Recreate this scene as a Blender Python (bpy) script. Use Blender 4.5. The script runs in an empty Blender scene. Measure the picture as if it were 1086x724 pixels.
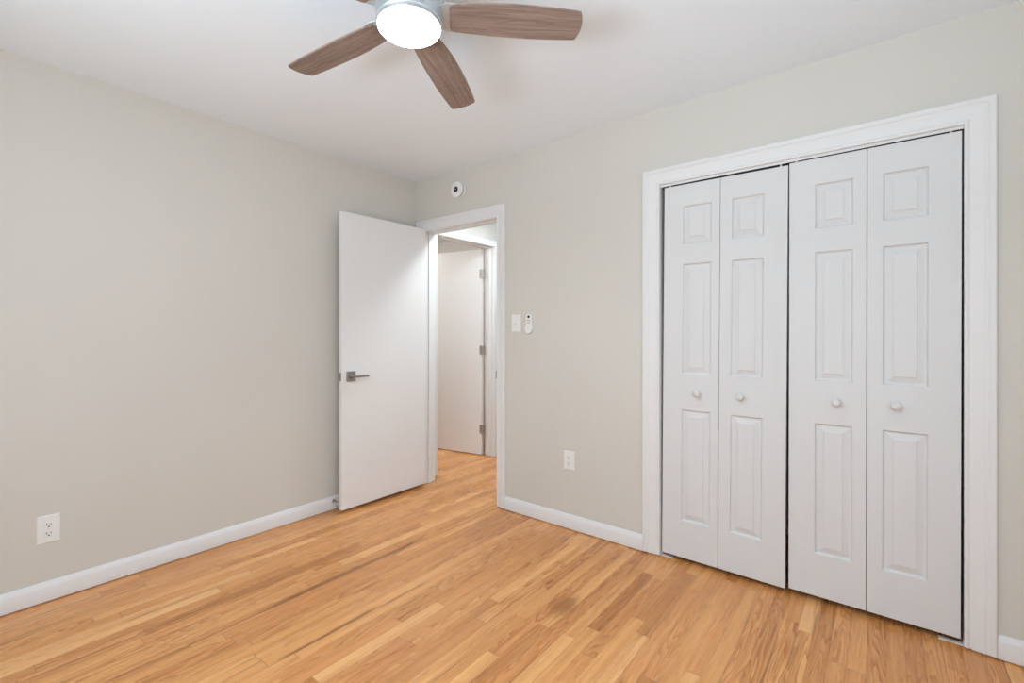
import bpy, bmesh, math, random
from mathutils import Matrix, Vector

random.seed(4)
S = bpy.context.scene
COL = S.collection
PI = math.pi

# ------------------------------------------------------------------ camera
F_PX, YAW, Y0 = 497.67, 0.6701, 351.92
cam_d = bpy.data.cameras.new('camera')
cam_d.sensor_width = 36.0
cam_d.lens = F_PX / 1086 * 36
cam_d.shift_y = -(362 - Y0) / 1086
cam_d.clip_start = 0.02
cam = bpy.data.objects.new('camera', cam_d)
cam.location = (2.9802, -2.5103, 1.2228)
cam.rotation_euler = (PI / 2, 0, YAW)
COL.objects.link(cam)
S.camera = cam

# ------------------------------------------------------------------ colour, world, lights
S.view_settings.view_transform = 'Standard'
S.view_settings.look = 'None'
S.view_settings.gamma = 1
S.view_settings.use_curve_mapping = False
S.view_settings.exposure = 0.0
S.cycles.use_denoising = True
S.cycles.denoising_prefilter = 'ACCURATE'
S.cycles.denoising_input_passes = 'RGB_ALBEDO_NORMAL'
S.cycles.max_bounces = 12
S.cycles.diffuse_bounces = 8
S.cycles.sample_clamp_indirect = 6

W = bpy.data.worlds.new('sky')
S.world = W
W.use_nodes = True
W.node_tree.nodes['Background'].inputs[0].default_value = (0.80, 0.90, 1.0, 1)
W.node_tree.nodes['Background'].inputs[1].default_value = 1.0

FAN_LIGHT = 106.0          # emission of the fan's diffuser
WIN_RIGHT = 14.5         # daylight through the window right of the camera (W)
WIN_NEAR = 39.0          # daylight through the window behind the camera
DAY = (0.765, 0.895, 1.0)
UPFILL_RIGHT = 36.0
UPFILL_NEAR = 480.0
HALL_LAMP = 90.0
FAR_ROOM = 54.0


def area(name, loc, rot, sx, sy, power, color=(1, 1, 1), spread=PI):
    d = bpy.data.lights.new(name, 'AREA')
    d.shape = 'RECTANGLE'
    d.size, d.size_y, d.energy, d.color = sx, sy, power, color
    d.spread = spread
    o = bpy.data.objects.new(name, d)
    o.location, o.rotation_euler = loc, rot
    COL.objects.link(o)
    return o


RX, NY, H = 3.75, -3.55, 2.44       # right wall, near wall, ceiling height
WT = 0.115                          # wall thickness
# windows: (lo, hi) along the wall, sill and head
WR = (-2.75, -1.05, 0.75, 2.10)
WN = (1.30, 3.45, 0.75, 2.15)
area('daylight_right', (RX + WT + 0.05, (WR[0] + WR[1]) / 2, (WR[2] + WR[3]) / 2), (0, PI / 2, 0), WR[3] - WR[2], WR[1] - WR[0], WIN_RIGHT, DAY)
area('daylight_near', ((WN[0] + WN[1]) / 2, NY - WT - 0.05, (WN[2] + WN[3]) / 2), (PI / 2, 0, 0), WN[1] - WN[0], WN[3] - WN[2], WIN_NEAR, DAY)
# fill lamps below each unseen window, tilted up, added to brighten the ceiling
area('upfill_light_right', (RX + 2.4, (WR[0] + WR[1]) / 2, -0.4), (0, -2.5, 0), 3.0, 3.0, UPFILL_RIGHT, DAY)
area('upfill_light_near', ((WN[0] + WN[1]) / 2, NY - 1.7, -0.4), (2.6, 0, 0), 3.0, 2.2, UPFILL_NEAR, DAY)


# ------------------------------------------------------------------ node helpers
class NT:
    def __init__(self, name):
        self.m = bpy.data.materials.new(name)
        self.m.use_nodes = True
        self.t = self.m.node_tree
        self.b = self.t.nodes['Principled BSDF']

    def n(self, typ, **kw):
        x = self.t.nodes.new(typ)
        for k, v in kw.items():
            setattr(x, k, v)
        return x

    def set(self, sock, v):
        if hasattr(v, 'is_linked') or isinstance(v, bpy.types.NodeSocket):
            self.t.links.new(v, sock)
        else:
            sock.default_value = v

    def math(self, op, a, b=None, c=None, clamp=False):
        x = self.n('ShaderNodeMath', operation=op, use_clamp=clamp)
        self.set(x.inputs[0], a)
        if b is not None:
            self.set(x.inputs[1], b)
        if c is not None:
            self.set(x.inputs[2], c)
        return x.outputs[0]

    def comb(self, x, y, z):
        k = self.n('ShaderNodeCombineXYZ')
        for s, v in zip(k.inputs, (x, y, z)):
            self.set(s, v)
        return k.outputs[0]

    def white(self, vec):
        k = self.n('ShaderNodeTexWhiteNoise', noise_dimensions='3D')
        self.set(k.inputs['Vector'], vec)
        return k.outputs['Value'], k.outputs['Color']

    def noise(self, vec, scale=5, detail=4, rough=0.5, dist=0):
        k = self.n('ShaderNodeTexNoise')
        self.set(k.inputs['Vector'], vec)
        self.set(k.inputs['Scale'], scale)
        self.set(k.inputs['Detail'], detail)
        self.set(k.inputs['Roughness'], rough)
        self.set(k.inputs['Distortion'], dist)
        return k.outputs['Fac']

    def maprange(self, v, a, b, c=0.0, d=1.0, smooth=False):
        k = self.n('ShaderNodeMapRange')
        if smooth:
            k.interpolation_type = 'SMOOTHSTEP'
        self.set(k.inputs[0], v)
        for i, q in zip((1, 2, 3, 4), (a, b, c, d)):
            self.set(k.inputs[i], q)
        return k.outputs[0]

    def ramp(self, v, stops):
        k = self.n('ShaderNodeValToRGB')
        e = k.color_ramp.elements
        while len(e) < len(stops):
            e.new(0.5)
        for el, (p, c) in zip(e, stops):
            el.position = p
            el.color = (*c, 1)
        self.set(k.inputs[0], v)
        return k.outputs[0]

    def mix(self, f, a, b, typ='MIX'):
        k = self.n('ShaderNodeMix', data_type='RGBA', blend_type=typ)
        self.set(k.inputs[0], f)
        self.set(k.inputs[6], a if not isinstance(a, tuple) else (*a, 1))
        self.set(k.inputs[7], b if not isinstance(b, tuple) else (*b, 1))
        return k.outputs[2]

    def coord(self, which='Object'):
        return self.n('ShaderNodeTexCoord').outputs[which]

    def mapping(self, vec, scale):
        k = self.n('ShaderNodeMapping')
        self.set(k.inputs[0], vec)
        k.inputs['Scale'].default_value = scale
        return k.outputs[0]

    def bump(self, h, strength=0.1, dist=0.01):
        k = self.n('ShaderNodeBump')
        self.set(k.inputs['Height'], h)
        k.inputs['Strength'].default_value = strength
        k.inputs['Distance'].default_value = dist
        self.set(self.b.inputs['Normal'], k.outputs[0])

    def color(self, c):
        self.set(self.b.inputs['Base Color'], c if not isinstance(c, tuple) else (*c, 1))

    def p(self, **kw):
        for k, v in kw.items():
            self.set(self.b.inputs[k.replace('_', ' ')], v)
        return self


def paint(name, col, rough=0.6, var=0.02, scale=220, bump=0.05, stretch=(1, 1, 1), spec=0.3):
    k = NT(name)
    co = k.mapping(k.coord(), stretch)
    a = k.noise(co, 1.3, 3)
    d = tuple(c * (1 - var) for c in col)
    k.color(k.mix(k.maprange(a, 0.3, 0.7), col, d))
    k.p(Roughness=rough, Specular_IOR_Level=spec)
    k.bump(k.noise(co, scale, 3), bump, 0.002)
    return k.m


WALL_C = (0.645, 0.624, 0.574)
M = {}
M['wall'] = paint('wall_paint', WALL_C, 0.75, 0.025, 160, 0.10, spec=0.2)
M['hall_wall'] = paint('hall_wall_paint', (0.61, 0.595, 0.565), 0.75, 0.02, 160, 0.10, spec=0.2)
M['ceiling'] = paint('ceiling_paint', (0.82, 0.885, 0.94), 0.85, 0.02, 120, 0.10, spec=0.1)
M['white'] = paint('white_trim_paint', (0.765, 0.765, 0.765), 0.42, 0.015, 90, 0.03)
M['door'] = paint('white_door_paint', (0.775, 0.775, 0.77), 0.45, 0.02, 60, 0.04)
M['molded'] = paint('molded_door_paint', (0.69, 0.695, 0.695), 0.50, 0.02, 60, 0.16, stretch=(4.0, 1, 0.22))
M['plastic'] = paint('white_plastic', (0.80, 0.80, 0.79), 0.35, 0.01, 50, 0.0)
M['dark'] = paint('track_gap_shade', (0.05, 0.05, 0.05), 0.8, 0.0, 50, 0.0)
M['black'] = paint('black_plastic', (0.012, 0.012, 0.013), 0.3, 0.0, 50, 0.0)
M['grey'] = paint('grey_plastic', (0.25, 0.25, 0.26), 0.4, 0.0, 50, 0.0)
M['lens'] = paint('grey_lens', (0.30, 0.32, 0.33), 0.2, 0.0, 50, 0.0)
M['rubber'] = paint('white_rubber', (0.7, 0.69, 0.66), 0.6, 0.0, 50, 0.0)


def metal(name, col, rough, stretch=(1, 1, 30), met=1.0):
    k = NT(name)
    co = k.mapping(k.coord(), stretch)
    a = k.noise(co, 40, 3)
    k.color(k.mix(a, col, tuple(c * 0.85 for c in col)))
    k.p(Metallic=met, Roughness=rough)
    return k.m


M['nickel'] = metal('satin_nickel', (0.40, 0.395, 0.385), 0.38)
M['steel'] = metal('brushed_steel', (0.60, 0.65, 0.68), 0.40, met=0.55)
M['hinge'] = metal('hinge_metal', (0.55, 0.54, 0.52), 0.45)

k = NT('lamp_diffuser')
k.color((0.9, 0.9, 0.9))
k.p(Emission_Color=(0.82, 0.925, 1.0, 1), Emission_Strength=FAN_LIGHT)
M['diffuser'] = k.m
k = NT('hall_lamp_diffuser')
k.color((0.9, 0.9, 0.9))
k.p(Emission_Color=(0.84, 0.935, 1.0, 1), Emission_Strength=HALL_LAMP)
M['hall_diffuser'] = k.m
k = NT('far_room_fill_glow')
k.color((0.9, 0.9, 0.9))
k.p(Emission_Color=(1.0, 0.98, 0.96, 1), Emission_Strength=FAR_ROOM)
M['far_fill_glow'] = k.m

k = NT('window_glass')
tr = k.n('ShaderNodeBsdfTransparent')
gl = k.n('ShaderNodeBsdfGlossy')
gl.inputs['Roughness'].default_value = 0.02
mx = k.n('ShaderNodeMixShader')
mx.inputs[0].default_value = 0.06
k.t.links.new(tr.outputs[0], mx.inputs[1])
k.t.links.new(gl.outputs[0], mx.inputs[2])
k.t.links.new(mx.outputs[0], k.t.nodes['Material Output'].inputs[0])
M['glass'] = k.m


# oak strip floor, boards along Y
def floor_material():
    k = NT('oak_strip_floor')
    co = k.coord()
    sp = k.n('ShaderNodeSeparateXYZ')
    k.set(sp.inputs[0], co)
    X, Y = sp.outputs[0], sp.outputs[1]
    BW = 0.057
    u = k.math('DIVIDE', k.math('ADD', X, -0.022 + BW * 60), BW)
    row = k.math('FLOOR', u)
    fx = k.math('FRACT', u)
    r1, rc = k.white(k.comb(row, 3.7, 1.3))
    ln = k.maprange(r1, 0, 1, 0.55, 1.25)
    v = k.math('ADD', k.math('DIVIDE', k.math('ADD', Y, 40), ln), k.math('MULTIPLY', r1, 37.3))
    idx = k.math('FLOOR', v)
    fy = k.math('FRACT', v)
    b, bc = k.white(k.comb(row, idx, 7.1))
    sb = k.n('ShaderNodeSeparateColor')
    k.set(sb.inputs[0], bc)
    b2, b3 = sb.outputs[1], sb.outputs[2]
    # board tone
    base = k.ramp(b, [(0.0, (0.420, 0.205, 0.082)), (0.08, (0.500, 0.262, 0.112)), (0.35, (0.570, 0.316, 0.142)),
                      (0.70, (0.620, 0.360, 0.168)), (0.92, (0.665, 0.405, 0.200)), (1.0, (0.70, 0.455, 0.245))])
    red = k.mix(k.maprange(b3, 0.55, 1.0, 0.0, 0.45), base, (0.56, 0.275, 0.125))
    base = red
    # grain: fine streaks + cathedral figure, different on every board
    off = k.comb(k.math('MULTIPLY', b, 91.0), k.math('MULTIPLY', b2, 57.0), k.math('MULTIPLY', b3, 13.0))
    va = k.n('ShaderNodeVectorMath', operation='ADD')
    k.set(va.inputs[0], co)
    k.set(va.inputs[1], off)
    g1 = k.noise(k.mapping(va.outputs[0], (85, 2.2, 1)), 1.0, 4, 0.62, 0.3)
    g1 = k.maprange(g1, 0.35, 0.75)
    base = k.mix(k.math('MULTIPLY', g1, 0.42), base, k.mix(1.0, base, (0.66, 0.52, 0.40), 'MULTIPLY'))
    g2 = k.noise(k.mapping(va.outputs[0], (48, 1.1, 1)), 1.0, 3, 0.55, 0.2)
    base = k.mix(k.maprange(g2, 0.42, 0.68, 0, 0.42), base, k.mix(1.0, base, (0.70, 0.56, 0.42), 'MULTIPLY'))
    base = k.mix(k.maprange(g2, 0.48, 0.30, 0, 0.35), base, k.mix(1.0, base, (1.12, 1.14, 1.20), 'MULTIPLY'))
    # cathedral rings : contour lines of a stretched noise
    c1 = k.noise(k.mapping(va.outputs[0], (15, 1.15, 1)), 1.0, 2, 0.40, 0.15)
    rings = k.math('FRACT', k.math('MULTIPLY', c1, 19.0))
    rg = k.math('POWER', rings, 2.2)
    amount = k.maprange(b2, 0.30, 0.80, 0.10, 1.0)
    base = k.mix(k.math('MULTIPLY', rg, amount), base, k.mix(1.0, base, (0.60, 0.44, 0.30), 'MULTIPLY'))
    # broad cloudy tone
    c2 = k.noise(k.mapping(co, (5, 1.3, 1)), 1.0, 3, 0.5)
    base = k.mix(k.maprange(c2, 0.40, 0.75, 0, 0.30), base, k.mix(1.0, base, (0.80, 0.70, 0.60), 'MULTIPLY'))
    # knots and mineral streaks
    vo = k.n('ShaderNodeTexVoronoi')
    k.set(vo.inputs['Vector'], k.mapping(co, (5.2, 1.9, 1)))
    vo.inputs['Scale'].default_value = 1.0
    kn = k.maprange(vo.outputs['Distance'], 0.022, 0.055, 1, 0, True)
    base = k.mix(k.math('MULTIPLY', kn, 0.75), base, (0.10, 0.045, 0.018))
    s1 = k.noise(k.mapping(va.outputs[0], (45, 1.4, 1)), 1.0, 2, 0.4)
    st = k.math('MULTIPLY', k.maprange(s1, 0.63, 0.75, 0, 1, True), 0.62)
    base = k.mix(st, base, (0.20, 0.095, 0.038))
    # individual dark streaks and boards seen in the room: x, y from, y to, half width, strength
    wob = k.math('MULTIPLY', k.math('SUBTRACT', k.noise(k.mapping(co, (3, 5, 1)), 1.0, 2), 0.5), 0.014)
    Xw = k.math('ADD', X, wob)
    for (x0, ya, yb, hw, s) in ((0.842, -1.62, -0.60, 0.019, 0.80), (0.852, -2.2, -1.45, 0.006, 0.6), (0.83, -0.55, 0.1, 0.007, 0.5),
                                (1.215, -1.72, -1.22, 0.011, 0.75), (1.225, -1.25, -0.95, 0.007, 0.55), (0.30, -1.55, -0.45, 0.007, 0.45),
                                (0.62, -2.3, -1.5, 0.006, 0.5), (0.47, -2.0, -1.55, 0.008, 0.45), (1.70, -0.62, -0.56, 0.007, 0.9),
                                (2.26, -1.32, -0.95, 0.009, 0.6)):
        mx = k.maprange(k.math('ABSOLUTE', k.math('SUBTRACT', Xw, x0)), hw * 0.3, hw * 1.25, 1, 0, True)
        L = (yb - ya)
        my = k.maprange(k.math('ABSOLUTE', k.math('SUBTRACT', Y, (ya + yb) / 2)), L * 0.32, L * 0.53, 1, 0, True)
        base = k.mix(k.math('MULTIPLY', k.math('MULTIPLY', mx, my), s), base, (0.165, 0.066, 0.022))
    # worn brown spot
    dx = k.math('DIVIDE', k.math('SUBTRACT', X, 1.862), 0.055)
    dy = k.math('DIVIDE', k.math('SUBTRACT', Y, -0.725), 0.100)
    dd = k.math('SQRT', k.math('ADD', k.math('MULTIPLY', dx, dx), k.math('MULTIPLY', dy, dy)))
    dd = k.math('ADD', dd, k.math('MULTIPLY', k.math('SUBTRACT', k.noise(co, 26, 3), 0.5), 1.1))
    base = k.mix(k.maprange(dd, 0.25, 1.35, 0.88, 0, True), base, (0.245, 0.105, 0.028))
    # seams
    ex = k.math('MINIMUM', fx, k.math('SUBTRACT', 1.0, fx))
    ey = k.math('MULTIPLY', k.math('MINIMUM', fy, k.math('SUBTRACT', 1.0, fy)), ln)
    sx = k.maprange(ex, 0.010, 0.034, 1, 0)
    sy = k.maprange(ey, 0.0006, 0.0018, 1, 0)
    seam = k.math('MAXIMUM', k.math('MULTIPLY', sx, k.maprange(k.white(k.comb(row, 0.0, 9.0))[0], 0, 1, 0.15, 0.62)), k.math('MULTIPLY', sy, 0.55))
    base = k.mix(1.0, base, (1.38, 1.215, 0.98), 'MULTIPLY')
    base = k.mix(seam, base, (0.14, 0.062, 0.025))
    k.color(base)
    rr = k.maprange(g1, 0, 1, 0.22, 0.34)
    k.p(Roughness=rr, Specular_IOR_Level=0.5)
    hh = k.math('SUBTRACT', k.math('MULTIPLY', g1, -0.12), seam)
    k.bump(hh, 0.22, 0.0012)
    return k.m


M['floor'] = floor_material()


def blade_material():
    k = NT('weathered_walnut_blade')
    co = k.coord('UV')
    a = k.noise(k.mapping(co, (3.5, 70, 1)), 1.0, 5, 0.62, 0.5)
    base = k.ramp(a, [(0.25, (0.165, 0.112, 0.086)), (0.5, (0.262, 0.188, 0.152)), (0.75, (0.360, 0.275, 0.230))])
    c = k.noise(k.mapping(co, (2.4, 16, 1)), 1.0, 2, 0.5, 0.9)
    r = k.math('POWER', k.math('FRACT', k.math('MULTIPLY', c, 11)), 3)
    base = k.mix(k.math('MULTIPLY', r, 0.40), base, (0.115, 0.075, 0.058))
    k.color(base)
    k.p(Roughness=0.5, Specular_IOR_Level=0.3)
    k.bump(a, 0.06, 0.001)
    return k.m


M['blade'] = blade_material()


# ------------------------------------------------------------------ mesh helpers
class MB:
    def __init__(self):
        self.bm = bmesh.new()

    def absorb(self, other, mat=None):
        if mat is not None:
            bmesh.ops.transform(other, matrix=mat, verts=other.verts)
        me = bpy.data.meshes.new('tmp')
        other.to_mesh(me)
        other.free()
        self.bm.from_mesh(me)
        bpy.data.meshes.remove(me)
        return self

    def box(self, x0, x1, y0, y1, z0, z1, bev=0.0, seg=2, mat=None):
        b = bmesh.new()
        bmesh.ops.create_cube(b, size=1)
        bmesh.ops.scale(b, vec=(x1 - x0, y1 - y0, z1 - z0), verts=b.verts)
        bmesh.ops.translate(b, vec=((x0 + x1) / 2, (y0 + y1) / 2, (z0 + z1) / 2), verts=b.verts)
        if bev:
            bmesh.ops.bevel(b, geom=b.edges[:], offset=bev, segments=seg, affect='EDGES', profile=0.5)
        return self.absorb(b, mat)

    def lathe(self, prof, n=48, mat=None):
        """prof: (r, z) pairs bottom to top; r = 0 closes."""
        b = bmesh.new()
        rings = []
        for r, z in prof:
            if r < 1e-6:
                rings.append([b.verts.new((0, 0, z))])
            else:
                rings.append([b.verts.new((r * math.cos(2 * PI * i / n), r * math.sin(2 * PI * i / n), z)) for i in range(n)])
        for a, c in zip(rings, rings[1:]):
            for i in range(n):
                j = (i + 1) % n
                if len(a) == 1 and len(c) == 1:
                    continue
                if len(a) == 1:
                    b.faces.new((a[0], c[j], c[i]))
                elif len(c) == 1:
                    b.faces.new((a[i], a[j], c[0]))
                else:
                    b.faces.new((a[i], a[j], c[j], c[i]))
        bmesh.ops.recalc_face_normals(b, faces=b.faces[:])
        return self.absorb(b, mat)

    def prism(self, pts, d0, d1, mat=None, bev=0.0):
        """closed 2-D outline in (x, z), extruded along y from d0 to d1."""
        b = bmesh.new()
        lo = [b.verts.new((x, d0, z)) for x, z in pts]
        hi = [b.verts.new((x, d1, z)) for x, z in pts]
        b.faces.new(lo)
        b.faces.new(hi[::-1])
        n = len(pts)
        for i in range(n):
            b.faces.new((lo[i], hi[i], hi[(i + 1) % n], lo[(i + 1) % n]))
        bmesh.ops.recalc_face_normals(b, faces=b.faces[:])
        if bev:
            es = [e for e in b.edges if all(abs(v.co.y - d0) < 1e-6 for v in e.verts)]
            bmesh.ops.bevel(b, geom=es, offset=bev, segments=2, affect='EDGES', profile=0.5)
        return self.absorb(b, mat)

    def strip(self, rows, closed=False):
        """rows of points -> quads."""
        b = bmesh.new()
        R = [[b.verts.new(p) for p in r] for r in rows]
        for a, c in zip(R, R[1:]):
            n = len(a)
            for i in range(n if closed else n - 1):
                j = (i + 1) % n
                b.faces.new((a[i], a[j], c[j], c[i]))
        bmesh.ops.recalc_face_normals(b, faces=b.faces[:])
        return self.absorb(b)

    def tube(self, pts, r, n=10):
        rows = []
        for i, p in enumerate(pts):
            p = Vector(p)
            d = (Vector(pts[min(i + 1, len(pts) - 1)]) - Vector(pts[max(i - 1, 0)])).normalized()
            a = d.orthogonal().normalized()
            if i and (a.dot(pa) < 0.5):
                a = (pa - d * pa.dot(d)).normalized()
            pa = a
            c = d.cross(a)
            rows.append([tuple(p + a * r * math.cos(2 * PI * q / n) + c * r * math.sin(2 * PI * q / n)) for q in range(n)])
        return self.strip(rows, True)


def obj(name, mb, mat, parent=None, root_mat=None, smooth=None):
    """links one mesh object; geometry is written in world space, root_mat takes it to its thing's space."""
    me = bpy.data.meshes.new(name)
    if root_mat is None and parent is not None:
        root_mat = RM.get(root_of(parent).name)
    if root_mat is not None:
        bmesh.ops.transform(mb.bm, matrix=root_mat.inverted(), verts=mb.bm.verts)
    mb.bm.to_mesh(me)
    mb.bm.free()
    me.materials.append(mat)
    if smooth is not None:
        me.polygons.foreach_set('use_smooth', [True] * len(me.polygons))
        try:
            me.set_sharp_from_angle(angle=math.radians(smooth))
        except Exception:
            pass
    o = bpy.data.objects.new(name, me)
    COL.objects.link(o)
    if parent:
        o.parent = parent
    return o


RM = {}


def root_of(o):
    while o.parent:
        o = o.parent
    return o


def tag(o, label=None, cat=None, group=None, kind=None):
    if label:
        o['label'] = label
    if cat:
        o['category'] = cat
    if group:
        o['group'] = group
    if kind:
        o['kind'] = kind
    return o


def thing(name, loc, label, cat, group=None, kind=None, rotz=0.0):
    o = bpy.data.objects.new(name, None)
    COL.objects.link(o)
    o.location = loc
    o.rotation_euler = (0, 0, rotz)
    o.empty_display_size = 0.1
    RM[o.name] = Matrix.Translation(loc) @ Matrix.Rotation(rotz, 4, 'Z')
    return tag(o, label, cat, group, kind)


def struct(name, mb, mat, label, cat, smooth=None):
    return tag(obj(name, mb, mat, smooth=smooth), label, cat, kind='structure')


# ------------------------------------------------------------------ room shell
EX0, EX1, EH = 0.095, 0.863, 2.020       # entry opening between jambs
CX0, CX1, CH = 2.024, 3.226, 2.032       # closet opening between jambs
JT = 0.019                               # jamb board
FD0, FD1, FH = 0.225, 0.965, 2.048       # hall doorway (along y, in wall x = 0)
HY1, HX1 = 2.60, 1.15                    # hall extents
FRX = -2.2                               # far room

f = MB().box(FRX - 0.1, RX + WT, NY - WT, HY1 + WT, -0.08, 0.0)
struct('floor', f, M['floor'], 'honey coloured oak strip floor with narrow boards running toward the open door', 'floor')

c = MB().box(-0.0, RX, NY, 0.0, H, H + 0.08)
struct('ceiling', c, M['ceiling'], 'smooth pale white ceiling above the bedroom with the fan on it', 'ceiling')

w = MB().box(-WT, 0, NY - WT, WT, 0, H)
struct('wall_left', w, M['wall'], 'long bare greige wall on the left behind the open door', 'wall')

w = MB()
w.box(0, EX0 - JT, 0, WT, 0, H)
w.box(EX0 - JT, EX1 + JT, 0, WT, EH + JT, H)
w.box(EX1 + JT, CX0 - JT, 0, WT, 0, H)
w.box(CX0 - JT, CX1 + JT, 0, WT, CH + JT, H)
w.box(CX1 + JT, RX + WT, 0, WT, 0, H)
struct('wall_far', w, M['wall'], 'greige wall holding the doorway and the white closet doors', 'wall')

w = MB()
w.box(RX, RX + WT, NY - WT, WR[0], 0, H)
w.box(RX, RX + WT, WR[1], 0, 0, H)
w.box(RX, RX + WT, WR[0], WR[1], 0, WR[2])
w.box(RX, RX + WT, WR[0], WR[1], WR[3], H)
struct('wall_right', w, M['wall'], 'greige wall with a window right of the closet', 'wall')
w = MB()
w.box(0, WN[0], NY - WT, NY, 0, H)
w.box(WN[1], RX, NY - WT, NY, 0, H)
w.box(WN[0], WN[1], NY - WT, NY, 0, WN[2])
w.box(WN[0], WN[1], NY - WT, NY, WN[3], H)
struct('wall_near', w, M['wall'], 'greige wall with a window opposite the closet doors', 'wall')


def window(name, along, lo, hi, z0, z1, plane, out, label):
    """sash window set in the opening; along = 'x' or 'y', out = outward sign."""
    def bx(mb, a0, a1, d0, d1, za, zb, bev=0.003):
        d0, d1 = sorted((plane + out * d0, plane + out * d1))
        if along == 'x':
            mb.box(a0, a1, d0, d1, za, zb, bev)
        else:
            mb.box(d0, d1, a0, a1, za, zb, bev)
    fr = MB()
    t = 0.05
    bx(fr, lo, lo + t, 0.02, 0.10, z0, z1)
    bx(fr, hi - t, hi, 0.02, 0.10, z0, z1)
    bx(fr, lo + t, hi - t, 0.02, 0.10, z0, z0 + t)
    bx(fr, lo + t, hi - t, 0.02, 0.10, z1 - t, z1)
    bx(fr, lo + t, hi - t, 0.035, 0.08, (z0 + z1) / 2 - 0.02, (z0 + z1) / 2 + 0.02)
    o = struct(name, fr, M['white'], label, 'window')
    g = MB()
    bx(g, lo + t, hi - t, 0.055, 0.059, z0 + t, z1 - t, 0)
    obj('pane', g, M['glass'], o)
    s = MB()
    bx(s, lo - 0.05, hi + 0.05, -0.03, 0.02, z0 - 0.022, z0, 0.004)
    obj('sill', s, M['white'], o)


window('window_1', 'y', WR[0], WR[1], WR[2], WR[3], RX, 1, 'white sash window in the wall right of the closet')
window('window_2', 'x', WN[0], WN[1], WN[2], WN[3], NY, -1, 'white sash window in the wall opposite the closet')

# closet interior
w = MB()
w.box(CX0 - 0.3, CX0 - 0.25, WT, 0.75, 0, H)
w.box(CX1 + 0.25, CX1 + 0.3, WT, 0.75, 0, H)
w.box(CX0 - 0.3, CX1 + 0.3, 0.75, 0.80, 0, H)
w.box(CX0 - 0.3, CX1 + 0.3, WT, 0.80, H, H + 0.05)
struct('wall_closet', w, M['wall'], 'inner walls of the closet behind the folding doors', 'wall')

# hall and the room beyond it
w = MB()
w.box(-WT, 0, WT, FD0 - JT, 0, H)
w.box(-WT, 0, FD0 - JT, FD1 + JT, FH + JT, H)
w.box(-WT, 0, FD1 + JT, HY1, 0, H)
w.box(-WT, HX1 + WT, HY1, HY1 + WT, 0, H)
w.box(HX1, HX1 + WT, WT, HY1, 0, H)
struct('wall_hall', w, M['hall_wall'], 'pale hall wall seen through the doorway above the white door frame', 'wall')
c = MB().box(-WT, HX1 + WT, WT, HY1 + WT, H, H + 0.08)
struct('ceiling_hall', c, M['ceiling'], 'white ceiling over the hall beyond the doorway', 'ceiling')
w = MB()
w.box(FRX - 0.1, FRX, -0.9, 2.0, 0, H)
w.box(FRX, -WT, -1.0, -0.9, 0, H)
w.box(FRX, -WT, 1.9, 2.0, 0, H)
struct('wall_beyond', w, M['hall_wall'], 'pale wall of the room beyond the hall above the farther open door', 'wall')
c = MB().box(FRX - 0.1, -WT, -1.0, 2.0, H, H + 0.08)
struct('ceiling_beyond', c, M['ceiling'], 'white ceiling of the room beyond the hall', 'ceiling')


# ------------------------------------------------------------------ trim
CASING = [(0.0, 0.0), (0.0, 0.0095), (0.002, 0.0115), (0.010, 0.0125), (0.016, 0.0095), (0.022, 0.0100), (0.040, 0.0130),
          (0.056, 0.0165), (0.062, 0.0150), (0.066, 0.0150), (0.070, 0.0185), (0.085, 0.0190), (0.0885, 0.0175), (0.090, 0.0150), (0.090, 0.0)]


def casing(x0, x1, zt, wl, wr, wt, z0=0.009):
    """mitred door casing on wall y = 0, facing -y. Widths left, right, top."""
    rows = []
    for o_, d in CASING:
        q = o_ / 0.09
        rows.append([(x0 - q * wl, -d, z0), (x0 - q * wl, -d, zt + q * wt), (x1 + q * wr, -d, zt + q * wt), (x1 + q * wr, -d, z0)])
    m = MB().strip(rows)
    # close the feet
    b = bmesh.new()
    for side in (0, 3):
        b.faces.new([b.verts.new(r[side]) for r in rows])
    m.absorb(b)
    return m


struct('trim_1', casing(EX0 - 0.004, EX1 - 0.001, EH + 0.001, 0.082, 0.072, 0.086), M['white'],
       'white moulded casing around the open entry doorway', 'door casing', smooth=25)
struct('trim_2', casing(CX0 - 0.002, CX1 - 0.003, CH - 0.009, 0.094, 0.089, 0.088), M['white'],
       'white moulded casing around the closet opening', 'door casing', smooth=25)


def jambs(x0, x1, zt, stop=None):
    m = MB()
    m.box(x0 - JT, x0, 0.0, WT, 0.004, zt + JT, 0.001)
    m.box(x1, x1 + JT, 0.0, WT, 0.004, zt + JT, 0.001)
    m.box(x0, x1, 0.0, WT, zt, zt + JT, 0.001)
    if stop:
        a, b = stop
        m.box(x0, x0 + 0.010, a, b, 0.004, zt, 0.002)
        m.box(x1 - 0.010, x1, a, b, 0.004, zt, 0.002)
        m.box(x0 + 0.010, x1 - 0.010, a, b, zt - 0.010, zt, 0.002)
    return m


j = struct('trim_3', jambs(EX0, EX1, EH, (0.040, 0.075)), M['white'], 'white jamb and stop lining the open entry doorway', 'door jamb')
s = MB().box(EX1 - 0.0035, EX1 - 0.0003, -0.004, 0.034, 0.895, 0.955, 0.001)
s.box(EX1 - 0.0095, EX1 - 0.0015, -0.0125, -0.004, 0.900, 0.952, 0.002)
tag(obj('strike_plate', s, M['nickel'], j), 'satin nickel strike plate')
struct('trim_4', jambs(CX0, CX1, CH), M['white'], 'white jamb lining the closet opening', 'door jamb')

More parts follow.
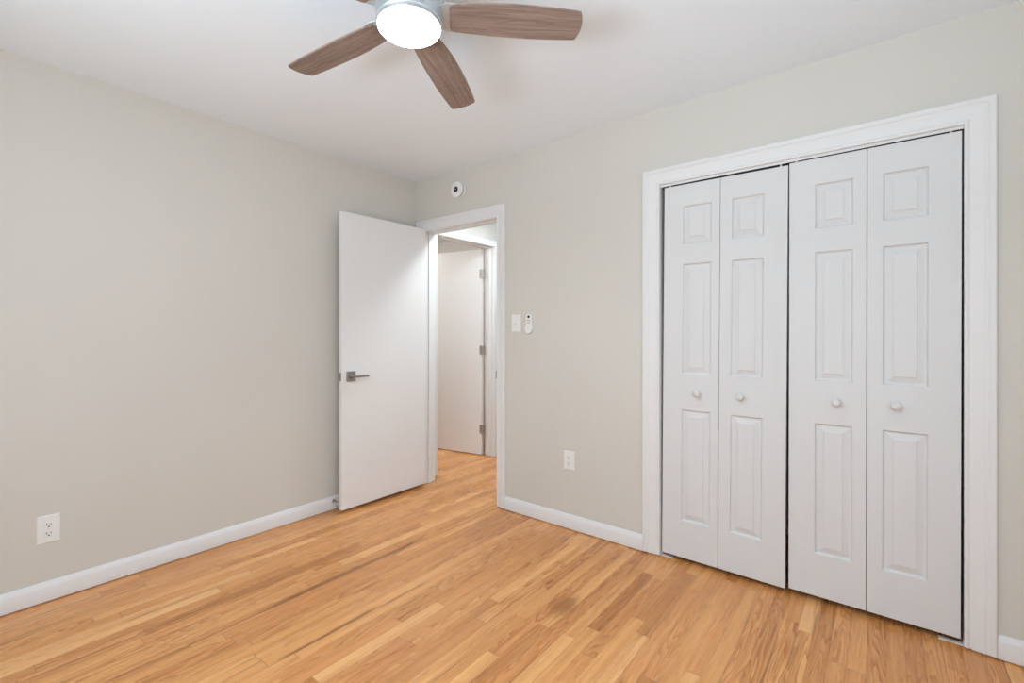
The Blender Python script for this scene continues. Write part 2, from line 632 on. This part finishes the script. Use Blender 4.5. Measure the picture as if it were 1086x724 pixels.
# hall doorway, in wall x = 0 (faces +x)
m = MB()
m.box(-WT, 0, FD0 - JT, FD0, 0.004, FH + JT, 0.001)
m.box(-WT, 0, FD1, FD1 + JT, 0.004, FH + JT, 0.001)
m.box(-WT, 0, FD0, FD1, FH, FH + JT, 0.001)
m.box(-0.075, -0.04, FD1 - 0.010, FD1, 0.004, FH, 0.002)
m.box(-0.075, -0.04, FD0, FD0 + 0.010, 0.004, FH, 0.002)
m.box(-0.075, -0.04, FD0 + 0.010, FD1 - 0.010, FH - 0.010, FH, 0.002)
struct('trim_5', m, M['white'], 'white jamb of the farther doorway across the hall', 'door jamb')
rows = []
for o_, d in CASING:
    q = o_ / 0.09 * 0.055
    rows.append([(d, FD0 - 0.004 - q, 0.006), (d, FD0 - 0.004 - q, FH + 0.004 + q), (d, FD1 + 0.004 + q, FH + 0.004 + q), (d, FD1 + 0.004 + q, 0.006)])
struct('trim_6', MB().strip(rows), M['white'], 'white casing of the farther doorway across the hall', 'door casing', smooth=25)


# baseboards
BB = [(0.0, 0.005), (0.0135, 0.005), (0.014, 0.008), (0.014, 0.066), (0.012, 0.072), (0.0075, 0.085), (0.004, 0.0905), (0.0, 0.0915)]


def baseboard(p0, p1, nrm):
    rows = [[(p0[0] + nrm[0] * d, p0[1] + nrm[1] * d, z), (p1[0] + nrm[0] * d, p1[1] + nrm[1] * d, z)] for d, z in BB]
    m = MB().strip(rows)
    b = bmesh.new()
    for side in (0, 1):
        b.faces.new([b.verts.new(r[side]) for r in rows])
    m.absorb(b)
    return m


struct('baseboard_left', baseboard((0, NY), (0, 0), (1, 0)), M['white'], 'white baseboard along the long left wall', 'baseboard', smooth=25)
struct('baseboard_far', baseboard((EX1 + 0.072, 0), (CX0 - 0.097, 0), (0, -1)), M['white'], 'white baseboard between the open doorway and the closet', 'baseboard', smooth=25)
struct('baseboard_far_right', baseboard((CX1 + 0.087, 0), (RX, 0), (0, -1)), M['white'], 'white baseboard at the right edge beside the closet', 'baseboard', smooth=25)
struct('baseboard_right', baseboard((RX, NY), (RX, 0), (-1, 0)), M['white'], 'white baseboard under the window right of the closet', 'baseboard', smooth=25)
struct('baseboard_near', baseboard((0, NY), (RX, NY), (0, 1)), M['white'], 'white baseboard opposite the closet', 'baseboard', smooth=25)
struct('baseboard_hall', baseboard((0, FD1 + 0.062), (0, HY1), (1, 0)), M['white'], 'white baseboard in the hall past the farther doorway', 'baseboard', smooth=25)

# ------------------------------------------------------------------ closet folding doors
def panel_face(m, x0, x1, z0, z1, yf, yb, panels):
    """moulded leaf: front at yf with raised panels, flat back at yb."""
    px0, px1 = panels[0][0], panels[0][1]
    b = bmesh.new()

    def quad(a, c, d, e):
        b.faces.new([b.verts.new(p) for p in (a, c, d, e)])

    def rect(xa, xb, za, zb):
        quad((xa, yf, za), (xb, yf, za), (xb, yf, zb), (xa, yf, zb))
    rect(x0, px0, z0, z1)
    rect(px1, x1, z0, z1)
    zs = [z0]
    for p in panels:
        zs += [p[2], p[3]]
    zs.append(z1)
    for i in range(0, len(zs), 2):
        rect(px0, px1, zs[i], zs[i + 1])
    prof = [(0, 0), (0.0020, 0.0035), (0.0045, 0.0080), (0.008, 0.0100), (0.012, 0.0100), (0.0165, 0.0088), (0.034, 0.0035), (0.0350, 0.0012), (0.0375, 0.0006), (0.039, 0.0006)]
    for (xa, xb, za, zb) in panels:
        for (i0, d0), (i1, d1) in zip(prof, prof[1:]):
            A = [(xa + i0, yf + d0, za + i0), (xb - i0, yf + d0, za + i0), (xb - i0, yf + d0, zb - i0), (xa + i0, yf + d0, zb - i0)]
            B = [(xa + i1, yf + d1, za + i1), (xb - i1, yf + d1, za + i1), (xb - i1, yf + d1, zb - i1), (xa + i1, yf + d1, zb - i1)]
            for q in range(4):
                r = (q + 1) % 4
                quad(A[q], A[r], B[r], B[q])
        i, d = prof[-1]
        quad((xa + i, yf + d, za + i), (xb - i, yf + d, za + i), (xb - i, yf + d, zb - i), (xa + i, yf + d, zb - i))
    quad((x0, yb, z0), (x0, yb, z1), (x1, yb, z1), (x1, yb, z0))
    quad((x0, yf, z0), (x0, yf, z1), (x0, yb, z1), (x0, yb, z0))
    quad((x1, yf, z0), (x1, yb, z0), (x1, yb, z1), (x1, yf, z1))
    quad((x0, yf, z1), (x1, yf, z1), (x1, yb, z1), (x0, yb, z1))
    quad((x0, yf, z0), (x0, yb, z0), (x1, yb, z0), (x1, yf, z0))
    bmesh.ops.remove_doubles(b, verts=b.verts, dist=1e-5)
    bmesh.ops.recalc_face_normals(b, faces=b.faces[:])
    m.absorb(b)
    return m


PZ = [(0.222, 0.812), (1.002, 1.584), (1.690, 1.890)]
DY0, DY1 = 0.004, 0.037


def knob(m, x, z):
    prof = [(0.0, 0.035), (0.008, 0.0345), (0.014, 0.0315), (0.0180, 0.026), (0.0186, 0.021), (0.0165, 0.0165), (0.0095, 0.012), (0.0078, 0.008), (0.0085, 0.003), (0.0110, 0.0), (0.0, 0.0)]
    m.lathe(prof, 32, Matrix.Translation((x, DY0, z)) @ Matrix.Rotation(PI / 2, 4, 'X'))
    return m


def bifold(name, leaves, zb, zt, pins, slope, label):
    xm = (leaves[0][0] + leaves[1][1]) / 2
    t = thing(name, (xm, DY0, zb), label, 'closet door', 'white folding closet doors')
    sh = Matrix.Identity(4)
    sh = Matrix.Translation((leaves[0][0], 0, zb)) @ Matrix.Rotation(slope, 4, 'Y') @ Matrix.Translation((-leaves[0][0], 0, -zb))
    for (x0, x1, p0, p1, kx, kz) in leaves:
        m = panel_face(MB(), x0, x1, zb, zt, DY0, DY1, [(p0, p1, a, b) for a, b in PZ])
        bmesh.ops.transform(m.bm, matrix=sh, verts=m.bm.verts)
        lf = obj('door_leaf', m, M['molded'], t)
        obj('knob', knob(MB(), kx, kz), M['molded'], lf, smooth=50)
    for px in pins:
        m = MB().lathe([(0, 0), (0.0045, 0), (0.0045, 0.024), (0, 0.024)], 12, Matrix.Translation((px, DY0 + 0.012, zt - 0.004)))
        bmesh.ops.transform(m.bm, matrix=sh, verts=m.bm.verts)
        tag(obj('pivot_pin', m, M['plastic'], t), 'white pin at the top of the door')
    return t


bifold('bifold_door', [(2.0325, 2.3175, 2.133, 2.278, 2.220, 0.905), (2.3200, 2.6165, 2.374, 2.517, 2.427, 0.905)], 0.027, 2.004,
       (2.060, 2.585), 0.010 * 0.7, 'white bifold closet door at the left, beside the wall with the outlet')
bifold('bifold_door', [(2.6320, 2.9195, 2.733, 2.872, 2.818, 0.914), (2.9220, 3.2140, 2.974, 3.118, 3.021, 0.917)], 0.031, 2.006,
       (2.659, 3.184), 0.002, 'white bifold closet door at the right end, nearest the right edge')

m = MB()
m.box(CX0 + 0.001, CX1 - 0.001, 0.002, 0.0035, CH - 0.021, CH - 0.0005)
trk = tag(obj('closet_track', m, M['white']), 'white metal track above the folding closet doors', 'track')
m = MB()
m.box(CX0 + 0.001, CX1 - 0.001, 0.034, 0.0355, CH - 0.026, CH - 0.0005)
m.box(CX0 + 0.001, CX1 - 0.001, 0.0035, 0.034, CH - 0.0020, CH - 0.0005)
tag(obj('channel', m, M['dark'], trk), 'inside of the track with the gap shade in its dark colour')  # shade of the gap above the doors, put into the channel's colour


def floor_bracket(name, x0, x1, flip, label):
    m = MB()
    m.box(x0, x1, 0.014, 0.036, 0.0, 0.004, 0.0008)
    a = x0 if not flip else x1
    m.box(min(a, a + (-0.002 if flip else 0.002)), max(a, a + (-0.002 if flip else 0.002)), 0.014, 0.036, 0.004, 0.022)
    tag(obj(name, m, M['plastic']), label, 'bracket', 'floor brackets of the closet doors')


floor_bracket('floor_bracket', CX0 + 0.001, CX0 + 0.062, False, 'small white bracket on floor at the closet\'s left jamb')
floor_bracket('floor_bracket', CX1 - 0.075, CX1 - 0.001, True, 'small white bracket on floor at the closet\'s right jamb')

# ------------------------------------------------------------------ open entry door
DX0, DX1 = 0.101, 0.136
DYF, DYH = -0.757, -0.020
d1 = thing('door_1', (DX1, DYH, 0), 'plain white flush door standing open against the left wall', 'door', kind='structure')
lf = obj('door_leaf', MB().box(DX0, DX1, DYF, DYH, 0.026, 2.034, 0.0015), M['door'], d1)
hz, hy = 0.921, DYF + 0.068
hd = thing_h = MB().box(DX1, DX1 + 0.008, hy - 0.034, hy + 0.034, hz - 0.034, hz + 0.034, 0.0012)
h = tag(obj('door_handle', hd, M['nickel'], d1), 'satin nickel square rose')
mm = MB().lathe([(0, 0), (0.0115, 0), (0.0105, 0.044), (0, 0.044)], 24, Matrix.Translation((DX1 + 0.008, hy, hz)) @ Matrix.Rotation(PI / 2, 4, 'Y'))
mm.box(DX1 + 0.040, DX1 + 0.054, hy - 0.0105, hy + 0.112, hz - 0.0075, hz + 0.0075, 0.003)
tag(obj('lever', mm, M['nickel'], h, smooth=40), 'satin nickel lever')
# same handle on the wall side
mm = MB().box(DX0 - 0.008, DX0, hy - 0.034, hy + 0.034, hz - 0.034, hz + 0.034, 0.0012)
h2 = obj('door_handle', mm, M['nickel'], d1)
mm = MB().lathe([(0, 0), (0.0115, 0), (0.0105, 0.034), (0, 0.034)], 24, Matrix.Translation((DX0 - 0.008, hy, hz)) @ Matrix.Rotation(-PI / 2, 4, 'Y'))
mm.box(DX0 - 0.044, DX0 - 0.032, hy - 0.0105, hy + 0.112, hz - 0.0075, hz + 0.0075, 0.003)
obj('lever', mm, M['nickel'], h2, smooth=40)
mm = MB().box(DX0 + 0.006, DX1 - 0.006, DYF - 0.0015, DYF + 0.0005, hz - 0.029, hz + 0.029, 0.0004)
mm.box(DX0 + 0.011, DX1 - 0.013, DYF - 0.009, DYF - 0.001, hz - 0.009, hz + 0.009, 0.002)
tag(obj('latch_plate', mm, M['nickel'], d1), 'satin nickel latch plate')
for z in (0.24, 1.04, 1.80):
    mm = MB().lathe([(0, 0), (0.006, 0), (0.006, 0.09), (0, 0.09)], 14, Matrix.Translation((DX0 - 0.003, -0.0275, z - 0.045)))
    obj('hinge', mm, M['hinge'], d1, smooth=50)

# spring door stop on the left baseboard, behind the door
t = thing('door_stop', (0.014, -0.742, 0.060), 'small rigid door stop on the left baseboard behind the open door', 'door stop')
obj('stem', MB().lathe([(0, 0), (0.012, 0), (0.012, 0.004), (0.0045, 0.006), (0.0045, 0.062), (0, 0.062)], 16,
                       Matrix.Translation((0.014, -0.742, 0.062)) @ Matrix.Rotation(PI / 2, 4, 'Y')), M['nickel'], t, smooth=40)
obj('bumper', MB().lathe([(0, 0), (0.0075, 0), (0.0085, 0.008), (0.006, 0.0125), (0, 0.014)], 16,
                         Matrix.Translation((0.076, -0.742, 0.062)) @ Matrix.Rotation(PI / 2, 4, 'Y')), M['rubber'], t, smooth=50)

# ------------------------------------------------------------------ farther door across the hall
piv = Vector((-WT - 0.012, FD1 - 0.014, 0))
ang = math.radians(9.4)
d2 = thing('door_2', tuple(piv), 'white door standing open across the hall beyond the doorway', 'door', kind='structure', rotz=ang)
T2 = RM[d2.name]
mm = MB().box(-0.735, -0.010, -0.014, 0.021, 0.012, 2.040, 0.0015)
obj('door_leaf', mm, M['door'], d2, root_mat=Matrix.Identity(4))
for z in (0.262, 1.043, 1.796):
    mm = MB().lathe([(0, 0), (0.0065, 0), (0.0065, 0.09), (0, 0.09)], 14, Matrix.Translation((0, -0.012, z - 0.045)))
    mm.box(-0.034, -0.004, -0.0165, -0.014, z - 0.045, z + 0.045)
    mm.box(0.004, 0.030, -0.0130, -0.0105, z - 0.045, z + 0.045)
    tag(obj('hinge', mm, M['hinge'], d2, root_mat=Matrix.Identity(4), smooth=50), 'grey metal hinge')

# hall ceiling lamp, and an unseen globe added to light the room beyond
for nm, (x, y), mat, lab in (('hall_light', (0.78, 0.48), 'hall_diffuser', 'round ceiling light in the hall'),
                             ('room_fill_globe', (-1.45, 0.20), 'far_fill_glow', 'unseen globe added to light the room beyond the hall')):
    t = thing(nm, (x, y, H), lab, 'ceiling light')
    base = [(0, -0.03), (0.16, -0.03), (0.165, -0.0), (0, 0)] if nm == 'hall_light' else [(0, -0.14), (0.05, -0.14), (0.05, -0.12), (0.012, -0.11), (0.012, -0.03), (0.06, -0.02), (0.065, 0), (0, 0)]
    obj('lamp_base', MB().lathe(base, 40, Matrix.Translation((x, y, H))), M['steel'], t, smooth=40)
    dome = [(0, -0.036), (0.14, -0.036), (0.15, -0.03), (0, -0.03)] if nm == 'hall_light' else [(0, -0.39)] + [(0.13 * math.sin(a * PI / 12), -0.26 - 0.13 * math.cos(a * PI / 12)) for a in range(1, 12)] + [(0, -0.13)]
    obj('diffuser', MB().lathe(dome, 40, Matrix.Translation((x, y, H))), M[mat], t, smooth=60)

# ------------------------------------------------------------------ ceiling fan
FC = Vector((1.769, -1.520, 2.25))
TILT = Matrix.Rotation(0.030, 4, 'X').inverted() @ Matrix.Rotation(0.039, 4, 'Y').inverted()
FT = Matrix.Translation(FC) @ TILT
fan = thing('ceiling_fan', tuple(FC), 'five-blade ceiling fan with brown wood-look blades and glowing round light', 'ceiling fan')
FR = Matrix.Translation(FC)


def fobj(name, mb, mat, parent, smooth=None):
    """fan geometry is written about the hub, the fan hangs a touch off level."""
    bmesh.ops.transform(mb.bm, matrix=TILT, verts=mb.bm.verts)
    return obj(name, mb, mat, parent, root_mat=Matrix.Identity(4), smooth=smooth)


can = MB().lathe([(0, 0.186), (0.066, 0.186), (0.068, 0.165), (0.062, 0.140), (0.036, 0.126), (0, 0.126)], 48)
obj('canopy', can, M['steel'], fan, root_mat=Matrix.Identity(4), smooth=35)
fobj('motor_housing', MB().lathe([(0, 0.130), (0.05, 0.130), (0.085, 0.118), (0.112, 0.090), (0.114, 0.030), (0.108, 0.012), (0.106, -0.024), (0.101, -0.030), (0.0, -0.030)], 64), M['steel'], fan, smooth=35)
ring = fobj('light_kit', MB().lathe([(0.0, -0.029), (0.1035, -0.029), (0.1040, -0.037), (0.101, -0.0395), (0.0985, -0.037), (0.0, -0.036)], 64), M['steel'], fan, smooth=40)
fobj('diffuser', MB().lathe([(0, -0.056), (0.035, -0.055), (0.068, -0.051), (0.090, -0.0445), (0.0975, -0.038), (0.0975, -0.034), (0, -0.034)], 64), M['diffuser'], ring, smooth=60)

# radius, half width on the straighter edge, half width on the fuller edge
WIDTH = [(0.130, 0.034, 0.037), (0.133, 0.043, 0.046), (0.142, 0.0480, 0.051), (0.165, 0.050, 0.056), (0.20, 0.053, 0.060), (0.25, 0.0565, 0.0645), (0.32, 0.0590, 0.0665), (0.39, 0.0600, 0.0655), (0.46, 0.0590, 0.0620), (0.52, 0.0568, 0.0580), (0.552, 0.0548, 0.0548), (0.5585, 0.0533, 0.0530), (0.561, 0.049, 0.049)]


def blade(A):
    b = bmesh.new()
    uv = b.loops.layers.uv.new('UVMap')
    top, bot = [], []
    NS = 8
    th = 0.0055
    for r, w_ccw, w_cw in WIDTH:
        rt, rb = [], []
        for i in range(NS + 1):
            s = (i / NS - 0.5)
            rr = r + (0.010 * (1 - (2 * s) ** 2) * max(0, (r - 0.45) / 0.11))
            yy = 2 * s * (w_ccw if s > 0 else w_cw)
            rt.append(b.verts.new((rr, yy, th / 2)))
            rb.append(b.verts.new((rr, yy, -th / 2)))
        top.append(rt)
        bot.append(rb)
    n = len(WIDTH)
    for i in range(n - 1):
        for q in range(NS):
            b.faces.new((top[i][q], top[i + 1][q], top[i + 1][q + 1], top[i][q + 1]))
            b.faces.new((bot[i][q], bot[i][q + 1], bot[i + 1][q + 1], bot[i + 1][q]))
        for q in (0, NS):
            b.faces.new((top[i][q], bot[i][q], bot[i + 1][q], top[i + 1][q]))
    for i in (0, n - 1):
        for q in range(NS):
            b.faces.new((top[i][q], top[i][q + 1], bot[i][q + 1], bot[i][q]))
    bmesh.ops.recalc_face_normals(b, faces=b.faces[:])
    for f_ in b.faces:
        for l in f_.loops:
            l[uv].uv = (l.vert.co.x + A * 1.7, l.vert.co.y + A * 0.9)
    m = MB()
    m.bm.loops.layers.uv.new('UVMap')
    return m.absorb(b, Matrix.Rotation(A, 4, 'Z') @ Matrix.Rotation(-0.176, 4, 'X'))


for q in range(5):
    A = 0.767 + q * math.radians(72)
    fb = fobj('blade', blade(A), M['blade'], fan)
    X = Matrix.Rotation(A, 4, 'Z') @ Matrix.Rotation(-0.176, 4, 'X')
    mm = MB()
    out = [(0.098, -0.044), (0.125, -0.054), (0.150, -0.052), (0.185, -0.040), (0.205, -0.022), (0.212, 0.0), (0.205, 0.022), (0.185, 0.040), (0.150, 0.052), (0.125, 0.054), (0.098, 0.044)]
    Y2Z = Matrix.Rotation(PI / 2, 4, 'X')          # outline (x, z) -> (x, -y)
    mm.prism([(a, -c_) for a, c_ in out], 0.0028, 0.0068, X @ Y2Z)
    tag(fobj('blade_bracket', mm, M['steel'], fb), 'metal bracket on top of the blade root')

# ------------------------------------------------------------------ wall devices
# detector above the doorway: lathe axis along -y
def wl(x, z):
    return Matrix.Translation((x, 0, z)) @ Matrix.Rotation(PI / 2, 4, 'X')


dx, dz = 0.488, 2.283
t = thing('smoke_detector', (dx, 0, dz), 'round white detector with a black centre high above the doorway', 'detector')
obj('mounting_base', MB().lathe([(0, 0), (0.064, 0), (0.064, 0.007), (0.061, 0.010), (0, 0.010)], 48, wl(dx, dz)), M['plastic'], t, smooth=40)
tag(obj('vent_band', MB().lathe([(0, 0.010), (0.055, 0.010), (0.055, 0.020), (0, 0.020)], 48, wl(dx, dz)), M['grey'], t, smooth=40), 'grey vent band')  # plain grey band between base and cover
obj('cover', MB().lathe([(0, 0.020), (0.059, 0.020), (0.0605, 0.026), (0.058, 0.033), (0.045, 0.036), (0.022, 0.0365), (0, 0.0365)], 48, wl(dx, dz)), M['plastic'], t, smooth=40)
e = obj('sensor', MB().lathe([(0, 0.036), (0.0205, 0.036), (0.020, 0.039), (0.014, 0.040), (0, 0.040)], 32, wl(dx, dz)), M['black'], t, smooth=40)
tag(e, 'black round sensor')
obj('lens', MB().lathe([(0, 0.0395), (0.007, 0.0395), (0.006, 0.042), (0, 0.043)], 20, wl(dx, dz)), M['lens'], e, smooth=50)


def plate(mb, x, z, w_, h_, d=0.0055):
    b = 0.0045
    prof = [(w_ / 2, h_ / 2, 0.0), (w_ / 2, h_ / 2, d * 0.35), (w_ / 2 - b * 0.5, h_ / 2 - b * 0.5, d * 0.85), (w_ / 2 - b, h_ / 2 - b, d)]
    rows = [[(x - a, -e_, z - c_), (x + a, -e_, z - c_), (x + a, -e_, z + c_), (x - a, -e_, z + c_)] for a, c_, e_ in prof]
    mb.strip(rows, True)
    b_ = bmesh.new()
    b_.faces.new([b_.verts.new(p) for p in rows[-1]])
    mb.absorb(b_)
    bmesh.ops.remove_doubles(mb.bm, verts=mb.bm.verts, dist=1e-6)
    bmesh.ops.recalc_face_normals(mb.bm, faces=mb.bm.faces[:])
    return mb


# light switch
sx_, sz_ = 1.029, 1.281
t = thing('light_switch', (sx_, 0, sz_), 'white toggle light switch plate on the wall beside the doorway casing', 'light switch')
obj('cover_plate', plate(MB(), sx_, sz_, 0.076, 0.118), M['plastic'], t)
mm = MB().box(sx_ - 0.006, sx_ + 0.006, -0.0075, -0.005, sz_ - 0.0135, sz_ + 0.0135, 0.0008)
mm.box(sx_ - 0.0045, sx_ + 0.0045, -0.018, -0.006, sz_ - 0.004, sz_ + 0.005, 0.0015,
       mat=Matrix.Translation((sx_, -0.006, sz_)) @ Matrix.Rotation(0.5, 4, 'X') @ Matrix.Translation((-sx_, 0.006, -sz_)))
obj('toggle', mm, M['plastic'], t)
for s_ in (-1, 1):
    obj('screw', MB().lathe([(0, 0.004), (0.0035, 0.004), (0.003, 0.0066), (0, 0.0068)], 14, wl(sx_, sz_ + s_ * 0.030)), M['rubber'], t)


# fan remote in its wall holder
def rounded(w_top, w_bot, zt, zb, n=14):
    pts = []
    for i in range(n + 1):
        a = PI * i / n
        pts.append((math.cos(a) * w_top, zt - w_top + math.sin(a) * w_top))
    for i in range(n + 1):
        a = PI + PI * i / n
        pts.append((math.cos(a) * w_bot, zb + w_bot + math.sin(a) * w_bot))
    return pts


rx, rz = 1.142, 1.279
t = thing('remote_holder', (rx, 0, rz), 'white wall holder cupping the lower half of the fan remote', 'remote holder')
out = rounded(0.0275, 0.0285, rz + 0.010, rz - 0.066)
obj('back_plate', MB().prism([(rx + a, c_) for a, c_ in out], -0.004, 0.0, bev=0.0008), M['plastic'], t)
out2 = [(a, c_) for a, c_ in rounded(0.0285, 0.0285, rz + 0.010, rz - 0.066) if c_ < rz - 0.030]
out2 = [(-0.0285, rz - 0.016)] + [p for p in out2] + [(0.0285, rz - 0.016)]
out2 = [p for i, p in enumerate(out2) if i == 0 or (abs(p[0] - out2[i - 1][0]) + abs(p[1] - out2[i - 1][1])) > 1e-5]
mm = MB().prism([(rx + a, c_) for a, c_ in out2], -0.0180, -0.0153, bev=0.0010)
for s_ in (-1, 1):
    mm.box(rx + s_ * 0.0272 - 0.0013, rx + s_ * 0.0272 + 0.0013, -0.0158, -0.0035, rz - 0.037, rz - 0.016)
obj('cup', mm, M['plastic'], t)

t = thing('remote_control', (rx, -0.0042, rz), 'white oval fan remote with a black round button in the wall holder', 'remote control')
out = rounded(0.0230, 0.0245, rz + 0.064, rz - 0.062)
obj('body', MB().prism([(rx + a, c_) for a, c_ in out], -0.0150, -0.0042, bev=0.0030), M['plastic'], t)
tag(obj('button', MB().lathe([(0, 0.0145), (0.0095, 0.0145), (0.0088, 0.0162), (0, 0.0166)], 24, wl(rx, rz + 0.044)), M['black'], t, smooth=40), 'black round button')
for r_ in range(2):
    for c_ in range(3):
        bx_, bz_ = rx + (c_ - 1) * 0.010, rz + 0.020 - r_ * 0.0145
        tag(obj('button', MB().lathe([(0, 0.0145), (0.0033, 0.0145), (0.0030, 0.0160), (0, 0.0162)], 14, wl(bx_, bz_)), M['grey'], t, smooth=40), 'small grey button')


# outlets, written facing -y about the origin of their plate
def outlet(name, loc, rotz, w_, h_, label, detail_scale=1.0):
    t = thing(name, loc, label, 'outlet', 'white duplex wall outlets', rotz=rotz)
    I = Matrix.Identity(4)
    obj('cover_plate', plate(MB(), 0, 0, w_, h_), M['plastic'], t, root_mat=I)
    for s_ in (-1, 1):
        zc = s_ * 0.0195
        pts = []
        for i in range(24):
            a = 2 * PI * i / 24
            pts.append((0.0172 * math.cos(a), max(-0.0125, min(0.0125, 0.0172 * math.sin(a))) + zc))
        rc = obj('receptacle', MB().prism(pts, -0.0085, -0.004, bev=0.0006), M['plastic'], t, root_mat=I)
        mm = MB()
        mm.box(-0.0082, -0.0056, -0.0089, -0.0080, zc - 0.001, zc + 0.0085)
        mm.box(0.0056, 0.0078, -0.0089, -0.0080, zc, zc + 0.0080)
        mm.lathe([(0, 0.0080), (0.0030, 0.0080), (0.0030, 0.0089), (0, 0.0089)], 14, Matrix.Translation((0, 0, zc - 0.0072)) @ Matrix.Rotation(PI / 2, 4, 'X'))
        tag(obj('slots', mm, M['black'], rc, root_mat=I), 'dark plug slots')
    mm = MB().lathe([(0, 0.005), (0.0032, 0.005), (0.0028, 0.0068), (0, 0.007)], 14, Matrix.Rotation(PI / 2, 4, 'X'))
    obj('screw', mm, M['rubber'], t, root_mat=I)
    return t


outlet('wall_outlet', (1.446, 0, 0.424), 0, 0.078, 0.118, 'white duplex outlet between the doorway and the closet')
outlet('wall_outlet', (0, -2.146, 0.327), PI / 2, 0.079, 0.126, 'white duplex outlet low on the long left wall')
